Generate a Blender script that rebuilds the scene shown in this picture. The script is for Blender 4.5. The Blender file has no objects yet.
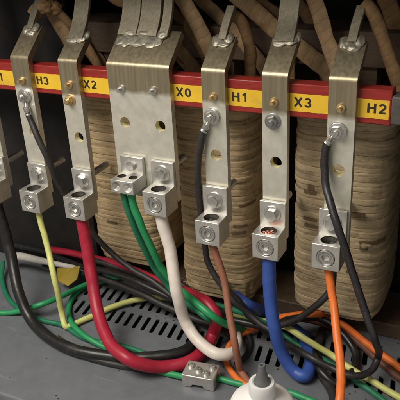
import bpy, bmesh, math, random
from mathutils import Vector, Matrix, noise
random.seed(7)
U = 0.025                      # one layout unit = the width of a busbar, 25 mm
sc = bpy.context.scene
COL = sc.collection
PI = math.pi
F = -13.0                      # floor level (units)

# ------------------------------------------------------------------ camera model
FPX = 634.48
CAM = Vector((18.3922, -21.7378, 5.8281))
def _rot(a, b, c):
    return Matrix.Rotation(a, 3, 'Z') @ Matrix.Rotation(b, 3, 'X') @ Matrix(((math.cos(c),0,math.sin(c)),(0,1,0),(-math.sin(c),0,math.cos(c))))
CR = _rot(.4762, -.4378, .0548)
def ray(u, v): return CR @ Vector(((u-200)/FPX, 1, -(v-200)/FPX))
def uy(u, v, y):
    d = ray(u, v); return CAM + d*((y-CAM.y)/d.y)
def uz(u, v, z):
    d = ray(u, v); return CAM + d*((z-CAM.z)/d.z)
cd = bpy.data.cameras.new('camera'); cam = bpy.data.objects.new('camera', cd); COL.objects.link(cam)
cd.sensor_width = 36; cd.lens = FPX/400*36; cd.clip_start = 0.01; cd.clip_end = 50
m3 = Matrix((CR.col[0], CR.col[2], -CR.col[1])).transposed()
cam.matrix_world = Matrix.Translation(CAM*U) @ m3.to_4x4()
sc.camera = cam

# ------------------------------------------------------------------ materials
def _n(nt, t, **k):
    n = nt.nodes.new(t)
    for a, b in k.items(): setattr(n, a, b)
    return n
def mat(name, col, rough=.5, metal=0., var=.15, vscale=40, stretch=(1,1,1), rvar=.1, bump=.0, bscale=120, spec=.5,
        stain=None, stain_scale=18, stain_lo=.55, stain_hi=.7, trans=0., coat=0.):
    m = bpy.data.materials.new(name); m.use_nodes = True
    nt = m.node_tree; b = nt.nodes['Principled BSDF']
    b.inputs['Metallic'].default_value = metal
    b.inputs['Specular IOR Level'].default_value = spec
    b.inputs['Coat Weight'].default_value = coat
    b.inputs['Coat Roughness'].default_value = .25
    tc = _n(nt, 'ShaderNodeTexCoord'); mp = _n(nt, 'ShaderNodeMapping')
    mp.inputs['Scale'].default_value = stretch
    nt.links.new(tc.outputs['Object'], mp.inputs['Vector'])
    nz = _n(nt, 'ShaderNodeTexNoise'); nz.inputs['Scale'].default_value = vscale; nz.inputs['Detail'].default_value = 6
    nz.inputs['Roughness'].default_value = .65
    nt.links.new(mp.outputs[0], nz.inputs['Vector'])
    rp = _n(nt, 'ShaderNodeValToRGB')
    rp.color_ramp.elements[0].position = .3; rp.color_ramp.elements[1].position = .7
    lo = [max(0, c*(1-var)) for c in col]; hi = [min(1, c*(1+var)) for c in col]
    rp.color_ramp.elements[0].color = (*lo, 1); rp.color_ramp.elements[1].color = (*hi, 1)
    nt.links.new(nz.outputs['Fac'], rp.inputs['Fac'])
    out = rp.outputs['Color']
    if stain:
        nz2 = _n(nt, 'ShaderNodeTexNoise'); nz2.inputs['Scale'].default_value = stain_scale; nz2.inputs['Detail'].default_value = 8
        nt.links.new(mp.outputs[0], nz2.inputs['Vector'])
        r2 = _n(nt, 'ShaderNodeValToRGB'); r2.color_ramp.elements[0].position = stain_lo; r2.color_ramp.elements[1].position = stain_hi
        nt.links.new(nz2.outputs['Fac'], r2.inputs['Fac'])
        mx = _n(nt, 'ShaderNodeMix', data_type='RGBA')
        nt.links.new(r2.outputs['Color'], mx.inputs['Factor']); nt.links.new(out, mx.inputs['A']); mx.inputs['B'].default_value = (*stain, 1)
        out = mx.outputs['Result']
    nt.links.new(out, b.inputs['Base Color'])
    mr = _n(nt, 'ShaderNodeMapRange'); mr.inputs['To Min'].default_value = max(.02, rough-rvar); mr.inputs['To Max'].default_value = min(1, rough+rvar)
    nt.links.new(nz.outputs['Fac'], mr.inputs['Value']); nt.links.new(mr.outputs[0], b.inputs['Roughness'])
    if bump:
        n3 = _n(nt, 'ShaderNodeTexNoise'); n3.inputs['Scale'].default_value = bscale; n3.inputs['Detail'].default_value = 4
        nt.links.new(mp.outputs[0], n3.inputs['Vector'])
        bp = _n(nt, 'ShaderNodeBump'); bp.inputs['Strength'].default_value = bump; bp.inputs['Distance'].default_value = .001
        nt.links.new(n3.outputs['Fac'], bp.inputs['Height']); nt.links.new(bp.outputs[0], b.inputs['Normal'])
    if trans: b.inputs['Transmission Weight'].default_value = trans
    return m

def bar_mat(name, edge_z, wob=.25):
    """bare brownish metal above an uneven tinning edge, whitish tinned metal with scuffs below it"""
    m = bpy.data.materials.new(name); m.use_nodes = True
    nt = m.node_tree; b = nt.nodes['Principled BSDF']; L = nt.links.new
    g = _n(nt, 'ShaderNodeNewGeometry'); sx = _n(nt, 'ShaderNodeSeparateXYZ'); L(g.outputs['Position'], sx.inputs[0])
    nz = _n(nt, 'ShaderNodeTexNoise'); nz.inputs['Scale'].default_value = 45; nz.inputs['Detail'].default_value = 7; L(g.outputs['Position'], nz.inputs['Vector'])
    ml = _n(nt, 'ShaderNodeMath', operation='MULTIPLY_ADD'); L(nz.outputs['Fac'], ml.inputs[0]); ml.inputs[1].default_value = -wob*U*2; L(sx.outputs['Z'], ml.inputs[2])
    mr = _n(nt, 'ShaderNodeMapRange'); L(ml.outputs[0], mr.inputs['Value'])
    mr.inputs['From Min'].default_value = (edge_z-.12-wob)*U; mr.inputs['From Max'].default_value = (edge_z+.08-wob)*U
    # vertical scratches
    mp = _n(nt, 'ShaderNodeMapping'); mp.inputs['Scale'].default_value = (260, 260, 14); L(g.outputs['Position'], mp.inputs['Vector'])
    n2 = _n(nt, 'ShaderNodeTexNoise'); n2.inputs['Scale'].default_value = 1; n2.inputs['Detail'].default_value = 3; L(mp.outputs[0], n2.inputs['Vector'])
    # mottles
    n4 = _n(nt, 'ShaderNodeTexNoise'); n4.inputs['Scale'].default_value = 70; n4.inputs['Detail'].default_value = 9; n4.inputs['Roughness'].default_value = .7; L(g.outputs['Position'], n4.inputs['Vector'])
    r1 = _n(nt, 'ShaderNodeValToRGB'); L(n4.outputs['Fac'], r1.inputs['Fac'])
    e = r1.color_ramp.elements; e[0].position = .30; e[0].color = (.57, .555, .475, 1); e[1].position = .70; e[1].color = (.76, .745, .655, 1)
    r2 = _n(nt, 'ShaderNodeValToRGB'); L(n2.outputs['Fac'], r2.inputs['Fac'])
    e = r2.color_ramp.elements; e[0].position = .3; e[0].color = (.25, .215, .14, 1); e[1].position = .75; e[1].color = (.41, .355, .245, 1)
    mx = _n(nt, 'ShaderNodeMix', data_type='RGBA'); L(mr.outputs[0], mx.inputs['Factor']); L(r1.outputs['Color'], mx.inputs['A']); L(r2.outputs['Color'], mx.inputs['B'])
    L(mx.outputs['Result'], b.inputs['Base Color'])
    m2 = _n(nt, 'ShaderNodeMapRange'); L(mr.outputs[0], m2.inputs['Value']); m2.inputs['To Min'].default_value = .6; m2.inputs['To Max'].default_value = .8
    L(m2.outputs[0], b.inputs['Metallic'])
    m5 = _n(nt, 'ShaderNodeMapRange'); L(n4.outputs['Fac'], m5.inputs['Value']); m5.inputs['To Min'].default_value = .3; m5.inputs['To Max'].default_value = .48
    L(m5.outputs[0], b.inputs['Roughness'])
    bp = _n(nt, 'ShaderNodeBump'); bp.inputs['Strength'].default_value = .12; bp.inputs['Distance'].default_value = .0008
    ad = _n(nt, 'ShaderNodeMath', operation='ADD'); L(n2.outputs['Fac'], ad.inputs[0]); L(n4.outputs['Fac'], ad.inputs[1]); L(ad.outputs[0], bp.inputs['Height'])
    L(bp.outputs[0], b.inputs['Normal'])
    return m

M = {}
M['lug'] = mat('cast_aluminium', (.60,.59,.56), .4, .8, .12, 90, rvar=.1, bump=.12, bscale=400, stain=(.38,.36,.32), stain_scale=60, stain_lo=.58, stain_hi=.78)
M['steel'] = mat('zinc_steel', (.62,.62,.60), .3, .95, .15, 200, rvar=.1, bump=.05)
M['dsteel'] = mat('dull_steel', (.34,.34,.33), .35, .9, .2, 150, rvar=.1)
M['brass'] = mat('brass', (.62,.47,.25), .35, .9, .15, 200, rvar=.1)
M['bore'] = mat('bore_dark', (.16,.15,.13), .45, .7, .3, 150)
M['copper'] = mat('copper_strand', (.72,.38,.30), .35, .85, .15, 200)
M['hole_light'] = mat('hole_light_cream', (.68,.62,.34), .5, 0, .15, 150)  # pale cream stands for light falling on the walls of the bar holes
M['weld'] = mat('weld_bead', (.36,.335,.275), .46, .65, .35, 120, rvar=.12, bump=.08, bscale=300)
M['rail'] = mat('red_fibreglass', (.27,.021,.016), .40, 0, .25, 60, (1,8,8), bump=.1, bscale=200, stain=(.08,.012,.012), stain_scale=50, stain_lo=.6, stain_hi=.75)
M['yellow_tape'] = mat('yellow_sticker', (.74,.47,.03), .48, 0, .08, 70, stain=(.42,.27,.06), stain_scale=40, stain_lo=.62, stain_hi=.82)
M['ink'] = mat('black_print', (.02,.018,.014), .6, 0, .2)
def kraft(name, col):
    """bands of kraft paper: each strip its own tone, torn pieces, dark specks, printed smudges"""
    m = bpy.data.materials.new(name); m.use_nodes = True
    nt = m.node_tree; b = nt.nodes['Principled BSDF']; L = nt.links.new
    b.inputs['Specular IOR Level'].default_value = .25
    g = _n(nt, 'ShaderNodeNewGeometry')
    def mapped(sc, loc=(0,0,0)):
        q = _n(nt, 'ShaderNodeMapping'); q.inputs['Scale'].default_value = sc; q.inputs['Location'].default_value = loc; L(g.outputs['Position'], q.inputs['Vector']); return q.outputs[0]
    wn = _n(nt, 'ShaderNodeTexNoise'); wn.inputs['Scale'].default_value = 60; L(g.outputs['Position'], wn.inputs['Vector'])
    vm = _n(nt, 'ShaderNodeVectorMath', operation='MULTIPLY_ADD'); L(wn.outputs['Color'], vm.inputs[0]); vm.inputs[1].default_value = (.5,.5,.5); L(mapped((28,28,170)), vm.inputs[2])
    vo = _n(nt, 'ShaderNodeTexVoronoi'); vo.inputs['Scale'].default_value = 1.; L(vm.outputs[0], vo.inputs['Vector'])
    sp = _n(nt, 'ShaderNodeSeparateColor'); L(vo.outputs['Color'], sp.inputs[0])
    st = _n(nt, 'ShaderNodeTexNoise'); st.inputs['Scale'].default_value = 1; st.inputs['Detail'].default_value = 8; st.inputs['Roughness'].default_value = .7; L(mapped((22,22,330)), st.inputs['Vector'])
    fi = _n(nt, 'ShaderNodeTexNoise'); fi.inputs['Scale'].default_value = 260; fi.inputs['Detail'].default_value = 5; L(g.outputs['Position'], fi.inputs['Vector'])
    s1 = _n(nt, 'ShaderNodeMath', operation='MULTIPLY_ADD'); L(sp.outputs[0], s1.inputs[0]); s1.inputs[1].default_value = .34; L(st.outputs['Fac'], s1.inputs[2])
    s2 = _n(nt, 'ShaderNodeMath', operation='MULTIPLY_ADD'); L(fi.outputs['Fac'], s2.inputs[0]); s2.inputs[1].default_value = .3; L(s1.outputs[0], s2.inputs[2])
    r = _n(nt, 'ShaderNodeValToRGB'); L(s2.outputs[0], r.inputs['Fac']); e = r.color_ramp.elements
    e[0].position = .48; e[0].color = (*[c*.50 for c in col], 1); e[1].position = 1.0; e[1].color = (*[min(1,c*1.42) for c in col], 1)
    e2 = e.new(.72); e2.color = (*col, 1)
    bl = _n(nt, 'ShaderNodeTexNoise'); bl.inputs['Scale'].default_value = 1; bl.inputs['Detail'].default_value = 6; bl.inputs['Roughness'].default_value = .75; L(mapped((34,34,75),(3,1,2)), bl.inputs['Vector'])
    r2 = _n(nt, 'ShaderNodeValToRGB'); L(bl.outputs['Fac'], r2.inputs['Fac']); r2.color_ramp.elements[0].position = .60; r2.color_ramp.elements[1].position = .72
    mx = _n(nt, 'ShaderNodeMix', data_type='RGBA'); L(r2.outputs['Color'], mx.inputs['Factor']); L(r.outputs['Color'], mx.inputs['A']); mx.inputs['B'].default_value = (*[c*.42 for c in col], 1)
    L(mx.outputs['Result'], b.inputs['Base Color']); b.inputs['Roughness'].default_value = .7
    bp = _n(nt, 'ShaderNodeBump'); bp.inputs['Strength'].default_value = .55; bp.inputs['Distance'].default_value = .0012; L(s2.outputs[0], bp.inputs['Height']); L(bp.outputs[0], b.inputs['Normal'])
    return m
M['kraft'] = kraft('kraft_wrap', (.44,.335,.20))
M['kraft2'] = kraft('kraft_wrap_pale', (.45,.34,.20))
M['kraft3'] = kraft('kraft_wrap_grey', (.43,.34,.215))
M['cotton'] = mat('cotton_tie', (.42,.32,.19), .8, 0, .25, 300, bump=.5, bscale=500, spec=.2)
def crepe(name, col):
    """crepe paper wound in a spiral: overlapping turns with darker seams, fibres, varnish darkening in patches"""
    m = mat(name, col, .75, 0, .3, 70, spec=.22)
    nt = m.node_tree; b = nt.nodes['Principled BSDF']; L = nt.links.new; src = b.inputs['Base Color'].links[0].from_socket
    uv = _n(nt, 'ShaderNodeUVMap'); sp = _n(nt, 'ShaderNodeSeparateXYZ'); L(uv.outputs[0], sp.inputs[0])
    g = _n(nt, 'ShaderNodeNewGeometry'); nz = _n(nt, 'ShaderNodeTexNoise'); nz.inputs['Scale'].default_value = 150; nz.inputs['Detail'].default_value = 5; L(g.outputs['Position'], nz.inputs['Vector'])
    a = _n(nt, 'ShaderNodeMath', operation='MULTIPLY_ADD'); L(sp.outputs['X'], a.inputs[0]); a.inputs[1].default_value = 2.6; L(sp.outputs['Y'], a.inputs[2])
    c = _n(nt, 'ShaderNodeMath', operation='MULTIPLY_ADD'); L(nz.outputs['Fac'], c.inputs[0]); c.inputs[1].default_value = .75; L(a.outputs[0], c.inputs[2])
    f = _n(nt, 'ShaderNodeMath', operation='FRACT'); L(c.outputs[0], f.inputs[0])
    r = _n(nt, 'ShaderNodeValToRGB'); L(f.outputs[0], r.inputs['Fac']); e = r.color_ramp.elements
    e[0].position = 0; e[0].color = (.52,.52,.52,1); e[1].position = 1; e[1].color = (.90,.90,.90,1); q = e.new(.10); q.color = (1,1,1,1)
    mx = _n(nt, 'ShaderNodeMix', data_type='RGBA', blend_type='MULTIPLY'); mx.inputs['Factor'].default_value = 1; L(src, mx.inputs['A']); L(r.outputs['Color'], mx.inputs['B'])
    L(mx.outputs['Result'], b.inputs['Base Color'])
    ad = _n(nt, 'ShaderNodeMath', operation='MULTIPLY_ADD'); L(nz.outputs['Fac'], ad.inputs[0]); ad.inputs[1].default_value = .7; L(f.outputs[0], ad.inputs[2])
    bp = _n(nt, 'ShaderNodeBump'); bp.inputs['Strength'].default_value = .5; bp.inputs['Distance'].default_value = .0012; L(ad.outputs[0], bp.inputs['Height']); L(bp.outputs[0], b.inputs['Normal'])
    return m
M['paper'] = crepe('crepe_paper', (.36,.245,.135))
M['paper_dark'] = crepe('crepe_paper_varnished', (.235,.145,.072))
M['core'] = mat('varnished_core', (.085,.055,.034), .6, 0, .3, 60, (1,1,20), bump=.2)
M['wood'] = mat('varnished_board', (.21,.135,.07), .6, 0, .3, 40, (1,6,6), bump=.2)
M['black_paint'] = mat('dark_enclosure', (.018,.017,.016), .7, 0, .3, 30, spec=.25)
M['floor'] = mat('grey_enamel', (.135,.146,.165), .38, 0, .10, 45, rvar=.08, bump=.06, bscale=700, stain=(.15,.155,.165), stain_scale=25, stain_lo=.58, stain_hi=.8)
def scuffed(m):
    nt = m.node_tree; L = nt.links.new; b = nt.nodes['Principled BSDF']; src = b.inputs['Base Color'].links[0].from_socket
    g = _n(nt, 'ShaderNodeNewGeometry')
    v = _n(nt, 'ShaderNodeTexVoronoi'); v.inputs['Scale'].default_value = 130; L(g.outputs['Position'], v.inputs['Vector'])
    n2 = _n(nt, 'ShaderNodeTexNoise'); n2.inputs['Scale'].default_value = 22; n2.inputs['Detail'].default_value = 3; L(g.outputs['Position'], n2.inputs['Vector'])
    ms = _n(nt, 'ShaderNodeMapRange'); L(n2.outputs['Fac'], ms.inputs['Value']); ms.inputs['From Min'].default_value = .5; ms.inputs['From Max'].default_value = .7; ms.inputs['To Max'].default_value = .2
    ls = _n(nt, 'ShaderNodeMath', operation='LESS_THAN'); L(v.outputs['Distance'], ls.inputs[0]); L(ms.outputs[0], ls.inputs[1])
    mx = _n(nt, 'ShaderNodeMix', data_type='RGBA'); L(ls.outputs[0], mx.inputs['Factor']); L(src, mx.inputs['A']); mx.inputs['B'].default_value = (.035,.032,.03,1)
    out = mx.outputs['Result']
    for ang, seed in ((.5, 0), (1.9, 5), (-.3, 9)):
        mp = _n(nt, 'ShaderNodeMapping'); mp.inputs['Rotation'].default_value = (0,0,ang); mp.inputs['Scale'].default_value = (18, 900, 1); mp.inputs['Location'].default_value = (seed, seed, 0); L(g.outputs['Position'], mp.inputs['Vector'])
        sn = _n(nt, 'ShaderNodeTexNoise'); sn.inputs['Scale'].default_value = 1; sn.inputs['Detail'].default_value = 1; L(mp.outputs[0], sn.inputs['Vector'])
        rr = _n(nt, 'ShaderNodeMapRange'); L(sn.outputs['Fac'], rr.inputs['Value']); rr.inputs['From Min'].default_value = .72; rr.inputs['From Max'].default_value = .8; rr.inputs['To Max'].default_value = .5
        m2 = _n(nt, 'ShaderNodeMix', data_type='RGBA'); L(rr.outputs[0], m2.inputs['Factor']); L(out, m2.inputs['A']); m2.inputs['B'].default_value = (.34,.35,.37,1); out = m2.outputs['Result']
    L(out, b.inputs['Base Color'])
scuffed(M['floor'])
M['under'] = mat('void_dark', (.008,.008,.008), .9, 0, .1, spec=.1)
def pvc(name, col, rough=.42, var=.1, **k):
    return mat(name, col, rough, 0, var, 120, rvar=.1, bump=.12, bscale=260, spec=.45, **k)
dust = dict(stain_scale=55, stain_lo=.6, stain_hi=.8)
M['c_black'] = pvc('black_insulation', (.014,.014,.014), .36, .3, stain=(.04,.038,.034), **dust)
M['c_black2'] = pvc('black_insulation_dull', (.024,.022,.022), .5, .3, stain=(.05,.047,.042), **dust)
M['c_red'] = pvc('red_insulation', (.34,.013,.036), .42, stain=(.25,.02,.03), **dust)
M['c_white'] = pvc('white_insulation', (.66,.60,.55), .45, .06, stain=(.50,.45,.39), **dust)
M['c_brown'] = pvc('brown_insulation', (.28,.115,.07), .5, stain=(.22,.09,.05), **dust)
M['c_brown2'] = pvc('dull_brown_insulation', (.13,.052,.036), .5, stain=(.08,.04,.03), **dust)
M['c_blue'] = pvc('blue_insulation', (.035,.085,.34), .46, stain=(.03,.06,.24), **dust)
M['c_orange'] = pvc('orange_insulation', (.74,.17,.03), .42, stain=(.56,.14,.04), **dust)
M['c_green'] = pvc('green_insulation', (.022,.27,.10), .42, stain=(.02,.19,.08), **dust)
M['c_green2'] = pvc('dark_green_insulation', (.016,.17,.085), .42, stain=(.015,.11,.06), **dust)
M['c_yellow'] = pvc('lime_yellow_insulation', (.58,.60,.20), .45, stain=(.42,.40,.13), **dust)
M['c_grey'] = pvc('grey_white_insulation', (.42,.41,.38), .5, stain=(.30,.29,.27), **dust)
M['tag'] = mat('yellow_plastic_tag', (.27,.19,.02), .5, 0, .15, 60)
M['bottle'] = mat('white_polyethylene', (.80,.79,.79), .38, 0, .03, 40, rvar=.06, bump=.03)
M['collar'] = mat('translucent_collar', (.66,.67,.68), .38, 0, .04, 40)
M['nozzle'] = mat('grey_nozzle', (.115,.118,.122), .42, 0, .1, 60)
# black lead with a run of tiny white print along one side
def printed(name):
    m = pvc(name, (.022,.02,.022), .45, .3)
    nt = m.node_tree; L = nt.links.new; b = nt.nodes['Principled BSDF']
    src = b.inputs['Base Color'].links[0].from_socket
    uv = _n(nt, 'ShaderNodeUVMap'); s = _n(nt, 'ShaderNodeSeparateXYZ'); L(uv.outputs[0], s.inputs[0])
    mp = _n(nt, 'ShaderNodeMapping'); mp.inputs['Scale'].default_value = (30, 16, 1); L(uv.outputs[0], mp.inputs['Vector'])
    nz = _n(nt, 'ShaderNodeTexNoise'); nz.inputs['Scale'].default_value = 1.; nz.inputs['Detail'].default_value = 1; L(mp.outputs[0], nz.inputs['Vector'])
    g = _n(nt, 'ShaderNodeMath', operation='GREATER_THAN'); L(nz.outputs['Fac'], g.inputs[0]); g.inputs[1].default_value = .58
    c = _n(nt, 'ShaderNodeMath', operation='COMPARE'); L(s.outputs['Y'], c.inputs[0]); c.inputs[1].default_value = .5; c.inputs[2].default_value = .035
    mu = _n(nt, 'ShaderNodeMath', operation='MULTIPLY'); L(g.outputs[0], mu.inputs[0]); L(c.outputs[0], mu.inputs[1])
    mx = _n(nt, 'ShaderNodeMix', data_type='RGBA'); L(mu.outputs[0], mx.inputs['Factor']); L(src, mx.inputs['A']); mx.inputs['B'].default_value = (.055,.054,.054,1)
    L(mx.outputs['Result'], b.inputs['Base Color'])
    return m
M['c_printed'] = printed('black_printed_insulation')

# ------------------------------------------------------------------ mesh building
def finish(bm, name, m, parent=None, origin=None, smooth=True, bevel=0, angle=35, segs=2):
    """bm is in layout units, world space"""
    bmesh.ops.remove_doubles(bm, verts=bm.verts, dist=1e-5)
    if parent is not None:
        r = parent
        while r.parent: r = r.parent
        org = Vector(r['base'])
    else:
        if origin is None:
            xs = [v.co for v in bm.verts]
            org = Vector((sum(c.x for c in xs)/len(xs), sum(c.y for c in xs)/len(xs), min(c.z for c in xs)))
        else: org = Vector(origin)
    for v in bm.verts: v.co = (v.co-org)*U
    bmesh.ops.recalc_face_normals(bm, faces=bm.faces)
    me = bpy.data.meshes.new(name); bm.to_mesh(me); bm.free()
    o = bpy.data.objects.new(name, me); COL.objects.link(o)
    me.materials.append(m)
    if smooth:
        for p in me.polygons: p.use_smooth = True
        me.set_sharp_from_angle(angle=math.radians(angle))
    if bevel:
        b = o.modifiers.new('bevel', 'BEVEL'); b.width = bevel*U; b.segments = segs; b.limit_method = 'ANGLE'; b.angle_limit = math.radians(40)
        b.harden_normals = False
    if parent is not None: o.parent = parent
    else: o.location = org*U; o['base'] = tuple(org)
    return o
def thing(name, base, label, cat, group=None):
    o = bpy.data.objects.new(name, None); COL.objects.link(o); o.empty_display_size = .01
    o.location = Vector(base)*U; o['base'] = tuple(base); o['label'] = label; o['category'] = cat
    if group: o['group'] = group
    return o
def tag(o, label, cat, group=None):
    o['label'] = label; o['category'] = cat
    if group: o['group'] = group
    return o
def quad(bm, *ps): return bm.faces.new([bm.verts.new(p) for p in ps])
def box(bm, a, b):
    x0,y0,z0 = a; x1,y1,z1 = b
    v = [bm.verts.new(p) for p in ((x0,y0,z0),(x1,y0,z0),(x1,y1,z0),(x0,y1,z0),(x0,y0,z1),(x1,y0,z1),(x1,y1,z1),(x0,y1,z1))]
    for f in ((3,2,1,0),(4,5,6,7),(0,1,5,4),(1,2,6,5),(2,3,7,6),(3,0,4,7)): bm.faces.new([v[i] for i in f])
def frame(d):
    d = Vector(d).normalized(); a = Vector((0,0,1)) if abs(d.z) < .9 else Vector((1,0,0))
    x = a.cross(d).normalized(); return x, d.cross(x)
def lathe(bm, c, axis, prof, n=32, poly=None, phase=0):
    """prof: [(radius, dist along axis)]"""
    c = Vector(c); d = Vector(axis).normalized(); x, y = frame(d); rings = []
    for r, h in prof:
        if r <= 1e-6: rings.append([bm.verts.new(c+d*h)])
        else: rings.append([bm.verts.new(c+d*h+(x*math.cos(2*PI*i/n+phase)+y*math.sin(2*PI*i/n+phase))*r) for i in range(n)])
    for A, B in zip(rings, rings[1:]):
        for i in range(n):
            j = (i+1) % n
            if len(A) == 1 and len(B) == 1: break
            if len(A) == 1: bm.faces.new((A[0], B[i], B[j]))
            elif len(B) == 1: bm.faces.new((A[i], A[j], B[0]))
            else: bm.faces.new((A[i], A[j], B[j], B[i]))
def cr(pts, step=.12):
    """Catmull-Rom through pts, resampled"""
    P = [Vector(p) for p in pts]; P = [P[0]*2-P[1]]+P+[P[-1]*2-P[-2]]; out = []
    for i in range(1, len(P)-2):
        a,b,c,d = P[i-1:i+3]
        # centripetal knots
        t0 = 0; t1 = t0+max(1e-4,(b-a).length**.5); t2 = t1+max(1e-4,(c-b).length**.5); t3 = t2+max(1e-4,(d-c).length**.5)
        n = max(2, int((c-b).length/step))
        for k in range(n):
            t = t1+(t2-t1)*k/n
            A1 = a*((t1-t)/(t1-t0))+b*((t-t0)/(t1-t0)); A2 = b*((t2-t)/(t2-t1))+c*((t-t1)/(t2-t1)); A3 = c*((t3-t)/(t3-t2))+d*((t-t2)/(t3-t2))
            B1 = A1*((t2-t)/(t2-t0))+A2*((t-t0)/(t2-t0)); B2 = A2*((t3-t)/(t3-t1))+A3*((t-t1)/(t3-t1))
            out.append(B1*((t2-t)/(t2-t1))+B2*((t-t1)/(t2-t1)))
    out.append(P[-2]); return out
def tube(bm, pts, r, n=16, flat=1., up=(0,0,1), step=.12, wob=0., caps=True, uv=False):
    path = cr(pts, step); N = len(path)
    if wob: path = [q+Vector((noise.noise(q*1.1), noise.noise(q*1.1+Vector((9,0,0))), .5*noise.noise(q*1.1+Vector((0,9,0)))))*.022+Vector((noise.noise(q*3.1), noise.noise(q*3.1+Vector((9,0,0))), 0))*.012 for q in path]
    rings = []; prev = None; L = 0; ls = []
    for i, p in enumerate(path):
        t = (path[min(N-1,i+1)]-path[max(0,i-1)]).normalized()
        if prev is None:
            prev = Vector(up)-t*Vector(up).dot(t)
            if prev.length < 1e-3: prev = frame(t)[0]
        else: prev = prev-t*prev.dot(t)
        prev.normalize(); s = t.cross(prev)
        if i: L += (p-path[i-1]).length
        ls.append(L)
        rr = r(i/(N-1)) if callable(r) else r
        if wob:
            w = noise.noise(Vector((L*2.3, p.x, 7)))*wob; rr *= 1+w
        rings.append([bm.verts.new(p+(s*math.cos(2*PI*k/n)+prev*math.sin(2*PI*k/n)*flat)*rr) for k in range(n)])
    lay = bm.loops.layers.uv.verify() if uv else None
    for i in range(N-1):
        for k in range(n):
            j = (k+1) % n
            f = bm.faces.new((rings[i][k], rings[i][j], rings[i+1][j], rings[i+1][k]))
            if uv:
                for lp, (a, b) in zip(f.loops, ((ls[i],k/n),(ls[i],(k+1)/n),(ls[i+1],(k+1)/n),(ls[i+1],k/n))): lp[lay].uv = (a, b)
    if caps: bm.faces.new(rings[0][::-1]); bm.faces.new(rings[-1])
def ring_cell(bm, o, ex, ey, x0, x1, y0, y1, loop, m=.05):
    """face in plane (o,ex,ey): rectangle with a hole following loop [(x,y)] around its centre; returns hole verts"""
    n = len(loop); cx = sum(p[0] for p in loop)/n; cy = sum(p[1] for p in loop)/n; rect = []; outer = ((x0,y0),(x1,y0),(x1,y1),(x0,y1))
    x0 += m; y0 += m; x1 -= m; y1 -= m; corners = []
    for (a, b) in loop:
        dx, dy = a-cx, b-cy; t = 1e9
        if dx > 1e-9: t = min(t, (x1-cx)/dx)
        if dx < -1e-9: t = min(t, (x0-cx)/dx)
        if dy > 1e-9: t = min(t, (y1-cy)/dy)
        if dy < -1e-9: t = min(t, (y0-cy)/dy)
        rect.append([cx+dx*t, cy+dy*t])
    for X, Y in ((x0,y0),(x1,y0),(x1,y1),(x0,y1)):      # snap the nearest point to each corner
        k = min(range(n), key=lambda i: (rect[i][0]-X)**2+(rect[i][1]-Y)**2); rect[k] = [X, Y]; corners.append(k)
    V = lambda p: bm.verts.new(o+ex*p[0]+ey*p[1])
    R = [V(p) for p in rect]; H = [V(p) for p in loop]
    for i in range(n):
        j = (i+1) % n; bm.faces.new((R[i], R[j], H[j], H[i]))
    if m:                                              # a plain border, so that edge bevels stay clean
        O = [V(p) for p in outer]
        for q in range(4):
            a, b = corners[q], corners[(q+1) % 4]; k = a; side = [R[a]]
            while k != b: k = (k+1) % n; side.append(R[k])
            bm.faces.new([O[q], O[(q+1) % 4]]+side[::-1])
    return H
def circ(cx, cy, r, n=40): return [(cx+r*math.cos(2*PI*(i+.5)/n), cy+r*math.sin(2*PI*(i+.5)/n)) for i in range(n)]
def hexhead(bm, c, axis, r, h, phase=0.):
    lathe(bm, c, axis, [(0,0),(r,0),(r,h*.82),(r*.9,h),(0,h)], 6, phase=phase)
def blob(bm, c, rad, seed=0, amp=.25, sub=3, fr=2.2):
    t = bmesh.new(); bmesh.ops.create_icosphere(t, subdivisions=sub, radius=1)
    mp = {}
    for v in t.verts:
        k = 1+amp*noise.noise(v.co*fr+Vector((seed*3.7, seed, 1)))+amp*.4*noise.noise(v.co*fr*2.7+Vector((seed, 4, 1)))
        mp[v.index] = bm.verts.new(Vector(c)+Vector((v.co.x*rad[0], v.co.y*rad[1], v.co.z*rad[2]))*k)
    for f in t.faces: bm.faces.new([mp[v.index] for v in f.verts])
    t.free()

# ------------------------------------------------------------------ the setting
def structure(name, bm, m, **k):
    o = finish(bm, name, m, **k); o['kind'] = 'structure'; return o
X0F, X1F, YF, YB = -26., 18.5, -6.75, 7.3
SL = []                                    # slot rows of the vented floor: y0, y1
bm = bmesh.new(); ex = Vector((1,0,0)); ey = Vector((0,1,0)); o = Vector((0,0,F))
pitch, sw, ln, sk = .50, .105, 1.15, -.13
def slot_loop(cx, cy):
    pts = []
    for i in range(12): a = PI*(i+.5)/12; pts.append((cx+sw*math.cos(a)+sk*ln/2, cy+ln/2-sw+sw*math.sin(a)))
    for i in range(12): a = PI+PI*(i+.5)/12; pts.append((cx+sw*math.cos(a)-sk*ln/2, cy-ln/2+sw+sw*math.sin(a)))
    return pts
rows = [(-.62, .72), (.95, 2.29)]
xs0, xs1 = -1.0, 18.0
def flat(x0, y0, x1, y1): quad(bm, (x0,y0,F),(x1,y0,F),(x1,y1,F),(x0,y1,F))
edge = YF
flat(X0F, YF+.15, X1F, rows[0][0]); flat(X0F, rows[0][1], X1F, rows[1][0]); flat(X0F, rows[1][1], X1F, YB)
for (y0, y1) in rows:
    flat(X0F, y0, xs0, y1); flat(xs1, y0, X1F, y1)
    n = int(round((xs1-xs0)/pitch))
    for i in range(n):
        a = xs0+i*pitch; H = ring_cell(bm, o, ex, ey, a, a+pitch, y0, y1, slot_loop(a+pitch/2, (y0+y1)/2), 0)
        low = [bm.verts.new(v.co+Vector((0,0,-.08))) for v in H]
        for k in range(len(H)):
            j = (k+1) % len(H); bm.faces.new((H[k], H[j], low[j], low[k]))
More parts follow.
